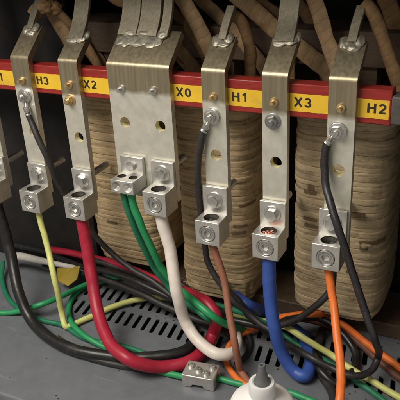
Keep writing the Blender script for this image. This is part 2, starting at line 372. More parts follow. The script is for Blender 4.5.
# rolled front lip
lip = [(YF+.15, F), (YF+.08, F-.01), (YF+.02, F-.06), (YF, F-.15), (YF, F-2.5)]
for (ya, za), (yb, zb) in zip(lip, lip[1:]): quad(bm, (X0F,ya,za),(X1F,ya,za),(X1F,yb,zb),(X0F,yb,zb))
structure('floor', bm, M['floor'], origin=(0,0,F), angle=50)
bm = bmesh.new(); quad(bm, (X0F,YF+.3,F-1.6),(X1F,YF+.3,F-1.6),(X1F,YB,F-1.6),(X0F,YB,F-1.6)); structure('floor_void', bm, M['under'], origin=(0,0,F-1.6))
bm = bmesh.new(); box(bm, (X0F,YB,F-2),(X1F,YB+.2,6.1)); structure('wall_back', bm, M['black_paint'])
bm = bmesh.new(); box(bm, (X1F,-1.5,F-2),(X1F+.2,YB,6.1)); structure('wall_right', bm, M['black_paint'])
bm = bmesh.new(); box(bm, (X0F-.2,-7,F-2),(X0F,YB,6.1)); structure('wall_left', bm, M['black_paint'])
bm = bmesh.new(); box(bm, (X0F,3.0,F+.004),(-.95,3.2,6.)); structure('added_dark_wall', bm, M['black_paint'])  # black panel added to keep the far left rear dark
bm = bmesh.new(); box(bm, (X0F,-5.,6.6),(X1F,YB,6.8)); structure('ceiling', bm, M['black_paint'])  # unseen enclosure top, its height and front edge set to shade the upper bars

# ------------------------------------------------------------------ transformer core and windings
t = thing('transformer_core', (6.5,4.6,F), 'dark varnished steel core with a board along its top behind the coils', 'transformer core')
bm = bmesh.new(); box(bm, (-2.4,3.4,F+.01),(16.2,5.9,F+.75)); finish(bm, 'yoke', M['core'], t, bevel=.05)
bm = bmesh.new(); box(bm, (-2.4,3.4,-.4),(16.2,5.9,1.0)); finish(bm, 'yoke', M['core'], t, bevel=.05)
for x in (1.4, 6.4, 12.6):
    bm = bmesh.new(); box(bm, (x-.9,3.7,F+.76),(x+.9,5.6,-.41)); finish(bm, 'core_leg', M['core'], t)
bm = bmesh.new(); box(bm, (-1.0,6.3,-.75),(17,7.0,-.2)); finish(bm, 'clamp_board', M['wood'], t, bevel=.04)

def sup(a, e, w, d):
    c, s = math.cos(a), math.sin(a)
    return w*math.copysign(abs(c)**(2/e), c), d*math.copysign(abs(s)**(2/e), s)
def coil(cx, cy, w, d, zt, zb, seed, m, label, e=4.6, n=144, crumple=0.):
    t = thing('winding_coil', (cx, cy, zb), label, 'coil', 'paper wrapped transformer coils')
    rnd = random.Random(seed); bm = bmesh.new(); z = zt; rings = []; first = True
    def ring(zz, off, k):
        R = []
        for i in range(n):
            a = 2*PI*i/n
            x, y = sup(a, e, w, d); l = math.hypot(x, y)
            nz = noise.noise(Vector((math.cos(a)*2.2, math.sin(a)*2.2, k*1.7+seed)))
            nf = noise.noise(Vector((math.cos(a)*9, math.sin(a)*9, zz*2.3+seed)))
            o2 = off+.03*nz+.010*nf
            q = (l+o2)/l
            sag = .055*noise.noise(Vector((math.cos(a)*1.3, math.sin(a)*1.3, k*.6+seed*2)))+.012*nf+.018*noise.noise(Vector((math.cos(a)*17, math.sin(a)*17, k*5.3+seed)))
            dep = 0
            if crumple and zz < zb+2.2:
                f = (zb+2.2-zz)/2.2
                dep = crumple*f*(noise.noise(Vector((math.cos(a)*4, math.sin(a)*4, zz*1.4+seed)))-.1)
            R.append(bm.verts.new((cx+x*q+dep*.5*x/l, cy+y*q+dep*.5*y/l, zz+sag+dep*.35)))
        return R
    k = 0; drift = 0
    while z > zb:
        h = rnd.choice((.20,.26,.3,.34,.24,.4)); z1 = max(zb, z-h)
        f = max(0, (zb+.9-(z+z1)/2)/.9); ft = max(0, ((z+z1)/2-(zt-.5))/.5)
        drift = .4*drift+rnd.uniform(-.045,.045); off = drift-.33*f*f-.25*ft
        g = rnd.choice((.02,.025,.07,.03,.025))
        rings += [ring(z, off-g, k), ring(z-.014, off-.004, k), ring(z-.035, off+.004, k), ring((z+z1)/2, off+.002, k), ring(z1+.022, off, k), ring(z1+.008, off-.006, k)]
        z = z1; k += 1
    rings.append(ring(zb, -.75, k)); 
    for A, B in zip(rings, rings[1:]):
        for i in range(n): j = (i+1) % n; bm.faces.new((A[i], A[j], B[j], B[i]))
    bm.faces.new(rings[0]); bm.faces.new(rings[-1])
    finish(bm, 'winding', m, t, angle=60)
    return t
def tie(t, p, seed=0, s=1.):
    """a knotted cotton tape: knot, loop and two frayed tails"""
    p = Vector(p); rnd = random.Random(seed); bm = bmesh.new()
    blob(bm, p, (.16*s,.12*s,.15*s), seed, .35, 2)
    for sx in (-1, 1):
        tube(bm, [p, p+Vector((.22*sx,-.1,.10+rnd.uniform(-.1,.1)))*s, p+Vector((.36*sx,-.07,-.14+rnd.uniform(-.1,.1)))*s, p+Vector((.2*sx,-.06,-.24))*s, p], .07*s, 8, .5, (0,1,0), .05)
    tube(bm, [p, p+Vector((.5,.02,.03))*s, p+Vector((1.0,.06,.10+rnd.uniform(-.1,.1)))*s], .075*s, 8, .4, (0,1,0), .08, .3)
    finish(bm, 'cotton_tie', M['cotton'], t, angle=60)
c1 = coil(1.4, 4.6, 2.05, 2.45, -1.5, -11.25, 1, M['kraft2'], 'tan paper wrapped coil behind the wide X0 busbar, leftmost in view')
c2 = coil(6.55, 4.6, 1.95, 2.45, -1.5, -12.15, 5, M['kraft'], 'tan paper wrapped coil with crumpled lower end behind the H1 busbar', crumple=.55)
c3 = coil(12.48, 4.6, 2.1, 2.45, -1.5, -11.75, 9, M['kraft3'], 'tan paper wrapped coil behind the H2 busbar, nearest the dark right side')
tie(c2, (4.95, 2.5, -11.75), 4, .75)
M['tape'] = mat('brown_tape', (.17,.115,.06), .55, 0, .3, 90, bump=.3)
GEO = {}
def patch(t, u, v, w, h, rz=0):
    """a short strip of dark brown tape lying on the coil's outer face, following its curve"""
    cx, cw, cdp, e = GEO[t.name]; d = ray(u, v); k = 15.
    while True:                                      # march to the coil's face
        p = CAM+d*k; k += .01
        if abs((p.x-cx)/cw)**e+abs((p.y-4.6)/cdp)**e <= 1: break
    bm = bmesh.new(); N = 16; rows = []
    for i in range(N+1):
        x = p.x-w/2+w*i/N; f = max(0., 1-abs((x-cx)/cw)**e); yy = 4.6-cdp*f**(1/e)
        if yy > 3.2: continue
        q = .03*noise.noise(Vector((u+i*.6, v, 0))); zz = p.z+x*rz-p.x*rz+q; hh = h*(1+.25*noise.noise(Vector((u, i*.9, v))))
        rows.append([bm.verts.new((x, yy+dy, zz+dz)) for dy, dz in ((-.045,-hh/2),(-.045,hh/2),(.12,hh/2),(.12,-hh/2))])
    for A, B in zip(rows, rows[1:]):
        for k in range(4): j = (k+1) % 4; bm.faces.new((A[k],A[j],B[j],B[k]))
    bm.faces.new(rows[0]); bm.faces.new(rows[-1])
    finish(bm, 'tape_patch', M['tape'], t)
for c_, g_ in ((c1,(1.4,2.05,2.45,4.6)), (c2,(6.55,1.95,2.45,4.6)), (c3,(12.48,2.1,2.45,4.6))): GEO[c_.name] = g_
for a_ in ((c3,310,219,.62,.13), (c3,312,226,.70,.12), (c3,358,215,.55,.2), (c3,372,243,1.0,.14), (c3,364,247,.34,.3), (c3,310,192,.55,.16), (c3,311,187,.28,.26), (c3,352,272,.5,.12),
           (c2,240,226,.55,.12), (c2,238,233,.62,.14), (c2,246,205,.5,.1), (c1,112,222,.6,.12), (c1,138,232,.5,.12)): patch(*a_)
for u_, v_, sd in ((364,246,6), (352,298,7)):
    p_ = uy(u_, v_, 2.1); bm = bmesh.new(); blob(bm, p_, (.15,.09,.13), sd, .35, 2); blob(bm, p_+Vector((.2,.02,.04)), (.16,.07,.08), sd+1, .35, 2); finish(bm, 'cotton_tie', M['cotton'], c3, angle=60)

# ------------------------------------------------------------------ rail with its stickers
rail = thing('terminal_rail', (6.5,.6,-1.65), 'dark red insulating rail with yellow terminal stickers running behind all the busbars', 'rail')
bm = bmesh.new(); box(bm, (-12,.31,-1.66),(14.74,.95,-.37)); finish(bm, 'bar_body', M['rail'], rail, bevel=.05)
def arc(cx, cy, rx, ry, a0, a1, n=14): return [(cx+rx*math.cos(math.radians(a0+(a1-a0)*i/n)), cy+ry*math.sin(math.radians(a0+(a1-a0)*i/n))) for i in range(n+1)]
GLY = {   # strokes on a cell 0.66 wide and 1 high
 'H': [[(.09,0),(.09,1)], [(.57,0),(.57,1)], [(.09,.53),(.57,.53)]],
 'X': [[(.06,0),(.60,1)], [(.60,0),(.06,1)]],
 '0': [arc(.31,.5,.21,.41,0,360,32)],
 '1': [[(.36,0),(.36,1)], [(.12,.72),(.24,.80),(.34,.95)]],
 '2': [arc(.31,.68,.20,.235,165,-35)+[(.11,.085)], [(.06,.08),(.56,.08)]],
 '3': [arc(.29,.70,.18,.215,160,-90), arc(.29,.28,.205,.205,90,-160)],
}
def text_obj(s, size, at, m, parent, name='lettering', wd=.175):
    bm = bmesh.new(); x0 = 0
    for ch in s:
        for si, st in enumerate(GLY[ch]):
            n = len(st); L = []; R = []
            for i, p in enumerate(st):
                a, b = st[max(0,i-1)], st[min(n-1,i+1)]
                if ch == '0' and i in (0, n-1): a, b = st[n-2], st[1]
                dx, dy = b[0]-a[0], b[1]-a[1]; l = math.hypot(dx, dy); nx, ny = -dy/l*wd/2, dx/l*wd/2
                for q, sg in ((L,1),(R,-1)): q.append(bm.verts.new((at[0]+(x0+p[0]+nx*sg)*size*1.32, at[1]-.0006*si, at[2]+(p[1]+ny*sg)*size)))
            for i in range(n-1): bm.faces.new((L[i],L[i+1],R[i+1],R[i]))
        x0 += .80
    return finish(bm, name, m, parent, smooth=False)
LAB = [('X1', -6.0, -1.63, -3.55), ('H3', -1.6, .9, -.93), ('X2', 1.0, 4.3, 1.66), ('X0', 4.5, 7.9, 6.22), ('H1', 8.0, 10.4, 8.68), ('X3', 10.6, 12.95, 11.2), ('H2', 13.05, 14.66, 13.90)]
for s, a, b, tx in LAB:
    bm = bmesh.new()
    # a thin sticker with slightly uneven edges
    N = 14; j = lambda i, q: .018*noise.noise(Vector((a+i*.7, q, 3)))
    top = [(a+(b-a)*i/N, -.735+j(i,0)) for i in range(N+1)]; bot = [(a+(b-a)*i/N, -1.425+j(i,5)) for i in range(N+1)]
    yf = .296
    for i in range(N):
        quad(bm, (bot[i][0],yf,bot[i][1]),(bot[i+1][0],yf,bot[i+1][1]),(top[i+1][0],yf,top[i+1][1]),(top[i][0],yf,top[i][1]))
    st = finish(bm, 'label_sticker', M['yellow_tape'], rail)
    st['label'] = 'yellow sticker lettered '+s
    text_obj(s, .36, (tx, .290, -1.235), M['ink'], st)
# grey end bracket with its screw
bk = thing('mounting_bracket', (15.2,.5,-1.9), 'dull grey steel bracket with a screw at the right end of the red rail', 'bracket')
bm = bmesh.new(); box(bm, (14.75,.15,-1.55),(16.9,.9,-.55)); finish(bm, 'plate', mat('grey_bracket', (.10,.095,.085), .6, .3, .25, 60), bk, bevel=.05)
bm = bmesh.new(); hexhead(bm, (15.3,.15,-1.02), (0,-1,0), .2, .16, .3); finish(bm, 'screw', M['dsteel'], bk)

# ------------------------------------------------------------------ busbars
def bar_mesh(x0, x1, zbot, holes, ext=None, tilt=(1.3, 1.15), th=.3):
    """vertical flat bar, front face at y=0, bent back 45 degrees at the top; holes [(x,z,r)]"""
    bm = bmesh.new()
    # side profile of the front surface from bottom to top (y,z) with a rolled bend
    R = .28; ang = math.atan2(tilt[0], tilt[1]); T = R*math.tan(ang/2)
    prof = [(0., zbot)]
    hz = sorted(set(round(h[1],3) for h in holes))
    for z in hz: prof += [(0., z-.42), (0., z+.42)]
    prof.append((0., -T))
    for i in range(1, 7):
        a = ang*i/7; prof.append((R*(1-math.cos(a)), -T+R*math.sin(a)))
    dy, dz = math.sin(ang), math.cos(ang)
    prof.append((T*dy, T*dz))
    top = math.hypot(*tilt)
    prof.append((top*dy, top*dz))
    def nrm(i):
        a = Vector(prof[max(0,i-1)]); b = Vector(prof[min(len(prof)-1,i+1)]); d = (b-a).normalized(); return Vector((d.y, -d.x))  # towards the back
    back = [Vector(p)+nrm(i)*th for i, p in enumerate(prof)]
    for i in range(len(prof)-1):
        (ya, za), (yb, zb) = prof[i], prof[i+1]; A, B = back[i], back[i+1]
        cell = [h for h in holes if za < h[1] < zb and abs(zb-za-.84) < 1e-3]
        if cell:
            cell.sort(); cuts = [x0]+[(p[0]+q[0])/2 for p, q in zip(cell, cell[1:])]+[x1]
            for k, h in enumerate(cell):
                lp = circ(h[0], h[1], h[2])
                H = ring_cell(bm, Vector((0,0,0)), Vector((1,0,0)), Vector((0,0,1)), cuts[k], cuts[k+1], za, zb, lp)
                G = ring_cell(bm, Vector((0,th,0)), Vector((1,0,0)), Vector((0,0,1)), cuts[k], cuts[k+1], za, zb, lp)
                for q in range(len(H)): w = (q+1) % len(H); bm.faces.new((H[q], H[w], G[w], G[q]))
        else:
            quad(bm, (x0,ya,za),(x1,ya,za),(x1,yb,zb),(x0,yb,zb)); quad(bm, (x0,A.x,A.y),(x1,A.x,A.y),(x1,B.x,B.y),(x0,B.x,B.y))
        for x in (x0, x1): quad(bm, (x,ya,za),(x,A.x,A.y),(x,B.x,B.y),(x,yb,zb))
    for i in (0, len(prof)-1): quad(bm, (x0,*prof[i]),(x1,*prof[i]),(x1,*back[i]),(x0,*back[i]))
    return bm, Vector((0, top*dy, top*dz)), Vector((0, dy, dz)), Vector((0, -dz, dy))

def make_lug(par, x0, zt, lw=1.10, ld=1.03, lh=1.09, tang=1.08, copper=False, seed=0, ytilt=0):
    """cube lug: block with wire bore from top to bottom and a set screw in its face, tang up the bar"""
    rnd = random.Random(seed); yb = -.03; yf = yb-ld; xc = x0+lw/2; zb = zt-lh; bm = bmesh.new()
    V3 = Vector
    # block: top with bore, front with recess
    br = .33; yc = (yf+yb-.12)/2
    H = ring_cell(bm, V3((0,0,zt)), V3((1,0,0)), V3((0,1,0)), x0, x0+lw, yf, yb, circ(xc, yc, br))
    G = ring_cell(bm, V3((0,0,zb)), V3((1,0,0)), V3((0,1,0)), x0, x0+lw, yf, yb, circ(xc, yc, br))
    zc = (zt+zb)/2-.02; sr = .36
    K = ring_cell(bm, V3((0,yf,0)), V3((1,0,0)), V3((0,0,1)), x0, x0+lw, zb, zt, circ(xc, zc, sr))
    K2 = [bm.verts.new(v.co+V3((0,.12,0))) for v in K]; n = len(K)
    for i in range(n):
        j = (i+1) % n; bm.faces.new((K[i], K[j], K2[j], K2[i]))
    bm.faces.new(K2)
    for x in (x0, x0+lw): quad(bm, (x,yf,zb),(x,yb,zb),(x,yb,zt),(x,yf,zt))
    # tang up the bar (0.16 thick) and back
    tt = zt+tang; ty = yb-.17
    quad(bm, (x0,yb,zb),(x0+lw,yb,zb),(x0+lw,yb,tt),(x0,yb,tt))
    quad(bm, (x0,ty,zt),(x0+lw,ty,zt),(x0+lw,ty,tt),(x0,ty,tt))
    quad(bm, (x0,ty,tt),(x0+lw,ty,tt),(x0+lw,yb,tt),(x0,yb,tt))
    for x in (x0, x0+lw): quad(bm, (x,ty,zt),(x,yb,zt),(x,yb,tt),(x,ty,tt))
    lug = finish(bm, 'lug', M['lug'], par, bevel=.03)
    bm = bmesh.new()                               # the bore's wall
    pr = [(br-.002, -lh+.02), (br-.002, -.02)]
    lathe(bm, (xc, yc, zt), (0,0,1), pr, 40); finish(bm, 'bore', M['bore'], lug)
    bm = bmesh.new()                               # wire end inside the bore
    for k in range(19):
        a = k*2.4; r = .055*math.sqrt(k)
        lathe(bm, (xc+r*math.cos(a)*1.0, yc+r*math.sin(a), zt-.75), (0,0,1), [(0,0),(.06,0),(.06,(.62 if copper else .5)+rnd.uniform(-.06,.06)),(0,(.64 if copper else .52))], 8)
    finish(bm, 'wire_strand', M['copper'] if copper else M['dsteel'], lug)
    bm = bmesh.new()                               # set screw: bright rim, sloped seat, hex socket
    lathe(bm, (xc, yf+.10, zc), (0,-1,0), [(.345,0),(.345,.10),(.325,.125),(.295,.12),(.27,.05),(.215,.04),(.205,.075),(.185,.08)], 36)
    lathe(bm, (xc, yf+.10, zc), (0,-1,0), [(.186,.08),(.15,.075)], 36)
    lathe(bm, (xc, yf+.10, zc), (0,-1,0), [(.152,.076),(.150,-.03),(.0,-.03)], 6, phase=rnd.random())
    finish(bm, 'set_screw', M['steel'], lug, angle=50)
    hz = zt+tang*.52                               # bolt through tang and bar, its thread showing behind the bar
    bm = bmesh.new(); lathe(bm, (xc, ty, hz), (0,-1,0), [(.36,0),(.36,.035),(.34,.05),(.2,.05)], 32)
    hexhead(bm, (xc, ty-.05, hz), (0,-1,0), .27, .2, rnd.random()); finish(bm, 'bolt', M['steel'], lug)
    bm = bmesh.new(); prof = [(0,0)]
    L = 1.55
    for k in range(int(L/.06)): prof += [(.15, k*.06), (.165, k*.06+.03)]
    prof += [(.15, L), (.12, L+.04), (0, L+.04)]
    lathe(bm, (xc, .31, hz), (0,1,0), prof, 20); finish(bm, 'bolt_thread', M['steel'], lug)
    return Vector((xc, yc, zb)), lug

def screw(par, x, z, m, r=.135, y=0):
    bm = bmesh.new()
    lathe(bm, (x,y,z), (0,-1,0), [(r*1.35,0),(r*1.35,.05),(r*1.1,.09),(r*.72,.10),(r*.72,.25),(r*.55,.29),(.0,.30)], 24)
    s = finish(bm, 'screw', m, par)
    return s
def nutbolt(par, x, z, m, seed=0, y=0., r=.24):
    rnd = random.Random(seed); bm = bmesh.new(); ph = rnd.random()
    lathe(bm, (x,y,z), (0,-1,0), [(r*1.35,0),(r*1.35,.04),(r*1.2,.06),(.1,.06)], 32)
    hexhead(bm, (x,y-.06,z), (0,-1,0), r, .19, ph)
    lathe(bm, (x,y-.25,z), (0,-1,0), [(.12,0),(.12,.09),(.1,.11),(0,.11)], 20)
    finish(bm, 'bolt', m, par)
def welds(par, pts):
    """smeared solder/weld metal lying on the tilted plate: flattened lumps in the plate's own plane"""
    bm = bmesh.new()
    for k, (p, rad) in enumerate(pts):
        t = bmesh.new(); blob(t, (0,0,0), (rad.x*.92, rad.y*.72, rad.z*.92), k*1.3+p.x, .20, 4, 1.5)
        me = bpy.data.meshes.new('w'); t.to_mesh(me); t.free()
        me.transform(Matrix.Rotation(-.85, 4, 'X')); me.transform(Matrix.Translation(p)); bm.from_mesh(me); bpy.data.meshes.remove(me)
    finish(bm, 'weld', M['weld'], par, angle=80)

BG = 'busbars with cable lugs hanging in a row from the red rail'
def busbar(x0, x1, zbot, holes, edge, label, tilt=(1.3,1.15)):
    t = thing('busbar', ((x0+x1)/2, .15, zbot), label, 'busbar', BG)
    bm, top, dr, nm = bar_mesh(x0, x1, zbot, holes, tilt=tilt)
    br = finish(bm, 'bar', bar_mat('tinned_bar', edge), t, bevel=.025)
    for hx, hz_, hr in holes:
        bm = bmesh.new(); lathe(bm, (hx,.29,hz_), (0,-1,0), [(hr-.004,0),(hr-.004,.26)], 40); finish(bm, 'lit_hole_wall', M['hole_light'], br)  # added ring, its pale colour paints the hole's wall as lit
    return t, top, dr, nm
def strap(par, pts, w, th, m, name='riser_strip'):
    """flat metal or paper strip following pts; pts centreline, w along x"""
    bm = bmesh.new(); P = cr(pts, .15); rows = []
    for i, p in enumerate(P):
        t = (P[min(len(P)-1,i+1)]-P[max(0,i-1)]).normalized(); n = Vector((1,0,0)).cross(t).normalized()
        s = Vector((1,0,0))
        rows.append([bm.verts.new(p+s*a*w/2+n*b*th/2) for a, b in ((-1,-1),(1,-1),(1,1),(-1,1))])
    for A, B in zip(rows, rows[1:]):
        for k in range(4): j = (k+1) % 4; bm.faces.new((A[k], A[j], B[j], B[k]))
    bm.faces.new(rows[0]); bm.faces.new(rows[-1])
    return finish(bm, name, m, par, bevel=.02)
M['riser'] = mat('riser_metal', (.24,.215,.16), .45, .7, .2, 60, (6,6,1), bump=.1)
V = Vector
EX = {}
# H3, X2, H1, X3, H2 (fitted left edges), plus the wide X0 bar and the bar cut by the frame at left
specs = {
 'H3': (-2.0, -1.0, -6.6, -1.35, 'narrow busbar marked H3 with a lime yellow wire in its lug'),
 'X2': (.64, 1.64, -6.6, -1.5, 'narrow busbar marked X2 with the thick red cable in its lug'),
 'H1': (7.52, 8.52, -6.5, -1.25, 'narrow busbar marked H1 with a brown cable in its lug'),
 'X3': (10.03, 11.03, -6.8, -1.45, 'narrow busbar marked X3 with the blue cable in its lug'),
 'H2': (12.56, 13.56, -6.9, -1.4, 'narrow busbar marked H2 with an orange wire in its lug'),
}
lugx = {'H3': -1.93, 'X2': .68, 'H1': 7.42, 'X3': 9.96, 'H2': 12.41}
lugz = {'H3': -6.09, 'X2': -6.03, 'H1': -6.02, 'X3': -6.17, 'H2': -6.12}
holx = {'H3': -1.36, 'X2': 1.24, 'H1': 8.03, 'X3': 10.59, 'H2': 13.05}
BAR = {}
for k, (a, b, zb, eg, lab) in specs.items():
    t, top, dr, nm = busbar(a, b, zb, [(holx[k], -3.46, .235)], eg, lab, (1.1,.9) if k == 'X2' else (1.25,1.05) if k == 'H1' else (1.3,1.15))
    BAR[k] = t; xc = (a+b)/2
    screw(t, xc-.02, -1.05, M['brass'])
    EX[k], lug = make_lug(t, lugx[k], lugz[k], copper=(k == 'X3'), seed=len(k)+int(a*3), tang=1.2 if k == 'H1' else 1.08)
    e = V((xc, top.y, top.z))
    if k in ('X2', 'X3'):                          # a riser strip welded on and running up out of sight
        s = e-dr*.35+nm*.06
        strap(t, [s, s+V((-.03,.6,.75)), s+V((-.14,1.4,2.3)), s+V((-.22,2.1,3.9))], .78, .16, M['riser'])
        welds(t, [(e-dr*.26+nm*.03+V((-.16,0,0)), V((.36,.10,.30))), (e-dr*.22+nm*.05+V((.22,0,0)), V((.30,.12,.27))), (e-dr*.05+nm*.0+V((.46,0,0)), V((.15,.14,.24)))])
    else:                                          # a thin riser lead welded to the top
        s = e-dr*.25+nm*.08
        strap(t, [s, s+V((.02,.4,.55)), s+V((.1,.8,1.15))], .34, .2, M['riser'])
        welds(t, [(e-dr*.24+nm*.04+V((-.20,0,0)), V((.26,.12,.32))), (e-dr*.40+nm*.04+V((.06,0,-.02)), V((.30,.13,.20))), (e-dr*.16+nm*.05+V((.24,0,0)), V((.22,.15,.30)))])
nutbolt(BAR['X2'], 1.06, -1.74, M['brass'], 2, r=.2)
nutbolt(BAR['X3'], 10.47, -1.80, M['dsteel'], 3)
for k, x, z in (('H3',-1.47,-1.75), ('H1',7.94,-1.82), ('H2',12.97,-1.9)): nutbolt(BAR[k], x, z, M['steel'], int(x)+9, y=-.075)
# the wide X0 bar: two screws, two holes, two lugs
t, top, dr, nm = busbar(3.15, 6.10, -5.9, [(3.79,-2.5,.235), (5.52,-2.5,.235)], -1.12, 'wide busbar marked X0 with two holes, white cable and green wires in its lugs')
BAR['X0'] = t
screw(t, 3.78, -1.05, M['steel']); screw(t, 5.32, -1.0, M['steel'])
EX['X0'], lug = make_lug(t, 4.99, -5.09, seed=4)
e = V((4.62, top.y, top.z))
for dx, w in ((-.95,.9), (-.0,.95), (.78,.42)):
    s = e+V((dx,0,0))-dr*.35+nm*.06
    strap(t, [s, s+V((0,.5,.75)), s+V((-.22,1.3,2.3)), s+V((-.4,1.9,3.9))], w, .16, M['riser'])
W = []
for i in range(9): W.append((e+V((-1.12+i*.20,0,0))-dr*(.56+.05*math.sin(i*2))+nm*.02, V((.34,.07,.30))))
for x in (-.85, -.15): W.append((e+V((x,0,0))-dr*.20+nm*.07, V((.38,.17,.26))))
W.append((e+V((.72,0,0))-dr*.20+nm*.08, V((.28,.16,.30))))
welds(t, W)
# two-hole lug at its lower left
def small_lug(par):
    x0, x1, yf, yb, zt, zb = 3.46, 4.60, -1.12, -.03, -4.74, -5.34; bm = bmesh.new(); V3 = Vector
    for z in (zt, zb):
        for a, b in ((x0,(x0+x1)/2), ((x0+x1)/2,x1)):
            ring_cell(bm, V3((0,0,z)), V3((1,0,0)), V3((0,1,0)), a, b, yf, yb, circ((a+b)/2, -.62, .20, 28))
    for a, b in ((x0,(x0+x1)/2), ((x0+x1)/2,x1)):
        K = ring_cell(bm, V3((0,yf,0)), V3((1,0,0)), V3((0,0,1)), a, b, zb, zt, circ((a+b)/2, (zt+zb)/2, .2, 28))
        c = bm.verts.new(V3(((a+b)/2, yf+.2, (zt+zb)/2)))
        K2 = [bm.verts.new(v.co*.45+V3(((a+b)/2,yf,(zt+zb)/2))*.55+V3((0,.18,0))) for v in K]
        for i in range(len(K)):
            j = (i+1) % len(K); bm.faces.new((K[i], K[j], K2[j], K2[i])); bm.faces.new((K2[i], K2[j], c))
    for x in (x0, x1): quad(bm, (x,yf,zb),(x,yb,zb),(x,yb,zt),(x,yf,zt))
    tt = -3.98; ty = -.2
    quad(bm, (x0,yb,zb),(x1,yb,zb),(x1,yb,tt),(x0,yb,tt)); quad(bm, (x0,ty,zt),(x1,ty,zt),(x1,ty,tt),(x0,ty,tt)); quad(bm, (x0,ty,tt),(x1,ty,tt),(x1,yb,tt),(x0,yb,tt))
    for x in (x0, x1): quad(bm, (x,ty,zt),(x,yb,zt),(x,yb,tt),(x,ty,tt))
    l = finish(bm, 'lug', M['lug'], par, bevel=.025); l['label'] = 'small two-hole lug'
    for x in (x0+.285, x1-.285):
        bm = bmesh.new(); lathe(bm, (x,-.62,zt), (0,0,1), [(.198,-.58),(.198,-.02)], 28); lathe(bm, (x,-.62,zt), (0,0,1), [(0,-.28),(.198,-.28)], 28); finish(bm, 'bore', M['bore'], l)
    bm = bmesh.new(); hexhead(bm, ((x0+x1)/2+.02, ty-.0, -4.36), (0,-1,0), .23, .2, .4); finish(bm, 'bolt', M['steel'], l)
    bm = bmesh.new(); lathe(bm, ((x0+x1)/2, .31, -4.36), (0,1,0), [(0,0),(.14,0),(.14,1.2),(.1,1.25),(0,1.25)], 20); finish(bm, 'bolt_thread', M['dsteel'], l)
small_lug(t)
# the bar cut by the left edge
t, top, dr, nm = busbar(-4.55, -3.55, -6.6, [(-3.95,-3.46,.235)], -1.3, 'busbar cut off by the left edge of the picture, black cable in its lug', )
BAR['X1'] = t
screw(t, -4.07, -1.05, M['brass']); EX['X1'], lug = make_lug(t, -4.56, -6.05, seed=8)
e = V((-4.05, top.y, top.z)); s = e-dr*.35+nm*.06
strap(t, [s, s+V((-.05,.55,.75)), s+V((-.30,1.3,2.3)), s+V((-.5,1.9,3.9))], .82, .16, M['riser'])
welds(t, [(e-dr*.22+nm*.04+V((-.18,0,0)), V((.30,.10,.26))), (e-dr*.18+nm*.08+V((.22,0,0)), V((.26,.16,.20)))])

# ------------------------------------------------------------------ cables
def P(l):
    """[(u, v, 'y'|'z', value)] or ready vectors -> points; z values are heights above the floor"""
    out = []
    for q in l:
        if isinstance(q, Vector): out.append(q)
        else: out.append(uy(q[0],q[1],q[3]) if q[2] == 'y' else uz(q[0],q[1],F+q[3]))
    return out
CG = 'insulated cables and wires inside the enclosure'
def cable(name, pts, r, m, label, cat='cable', wob=.03, n=18, group=CG, uv=False):
    bm = bmesh.new(); tube(bm, P(pts), r, n, 1, (0,0,1), .1, wob, uv=uv)
    o = finish(bm, name, m, angle=60)
    return tag(o, label, cat, group)
up = V((0,0,.55))
def drop(k, dz=.35): return EX[k]+V((0,0,dz))
cable('cable', [drop('X1'), drop('X1',-.1), (10,250,'y',-.95), (18,290,'y',-1.9), (30,318,'z',.62), (50,338,'z',.36), (78,351,'z',.34), (106,356,'z',.34), (130,358,'z',.34), (152,357,'z',.34), (172,355,'z',.34), (188,349,'z',.32), (195,340,'z',.3), (190,325,'z',.3), (184,308,'z',.3), (180,294,'z',.3)], .27, M['c_black'], 'thick glossy black cable curving down along the grey floor at left')
cable('wire', [(58,338,'z',.16), (80,354,'z',.17), (105,362,'z',.17), (126,366,'z',.17), (150,370,'z',.17), (172,368,'z',.17)], .15, M['c_black2'], 'thin black wire on the floor below the thick black cable, passing under the red one', 'wire')
cable('wire', [drop('H3'), drop('H3',-.1), (47,245,'y',-.9), (55,280,'y',-1.6), (62,312,'z',.8), (66,327,'z',.22), (72,325,'z',.2), (90,317,'z',.2), (115,306,'z',.25), (140,299,'z',.35), (168,298,'z',.3), (200,307,'z',.2), (240,318,'z',.25), (264,321,'z',.7), (288,328,'z',1.15), (305,339,'z',1.1), (330,354,'z',.5), (350,368,'z',.3), (375,383,'z',.22), (404,400,'z',.2)], .145, M['c_yellow'], 'lime yellow wire from the H3 lug, kinked sharply on the floor', 'wire')
cable('cable', [drop('X2'), drop('X2',-.1), (90,265,'y',-1.15), (97,308,'y',-2.1), (110,343,'z',1.3), (128,359,'z',1.12), (145,365,'z',.75), (162,367,'z',.42), (188,362,'z',.4), (204,350,'z',.42), (213,333,'z',.8), (216.5,317,'y',-.45), (207,303,'y',-.15), (190,293,'y',.4), (160,281,'y',1.2), (120,265,'y',1.7), (88,257,'y',2.2), (66,252,'y',2.4), (50,249.5,'y',2.5)], lambda s: .285 if s < .55 else max(.19, .285-(s-.55)*1.1), M['c_red'], 'thick red cable from the X2 lug, sweeping over the floor in a wide loop')
cable('cable', [drop('X0'), drop('X0',-.1), (170,250,'y',-.8), (177,293,'y',-1.4), (186,323,'z',1.8), (200,343,'z',1.2), (218,354,'z',1.1), (232,353,'z',.95), (238,341,'z',.75), (233,327,'z',.5), (220,317,'z',.55), (205,306,'z',.5)], lambda s: .27 if s < .6 else .27-.5*(min(s,.82)-.6), M['c_white'], 'thick white cable from the X0 lug, bending round on the floor')
cable('cable', [drop('H1'), drop('H1',-.1), (224,280,'y',-.75), (229,312,'y',-1.3), (234.5,342,'z',1.9), (238,360,'z',1.0), (241,371,'z',.3), (248,381,'z',.2), (262,392,'z',.2)], .155, M['c_brown'], 'brown cable hanging straight from the H1 lug to the floor')
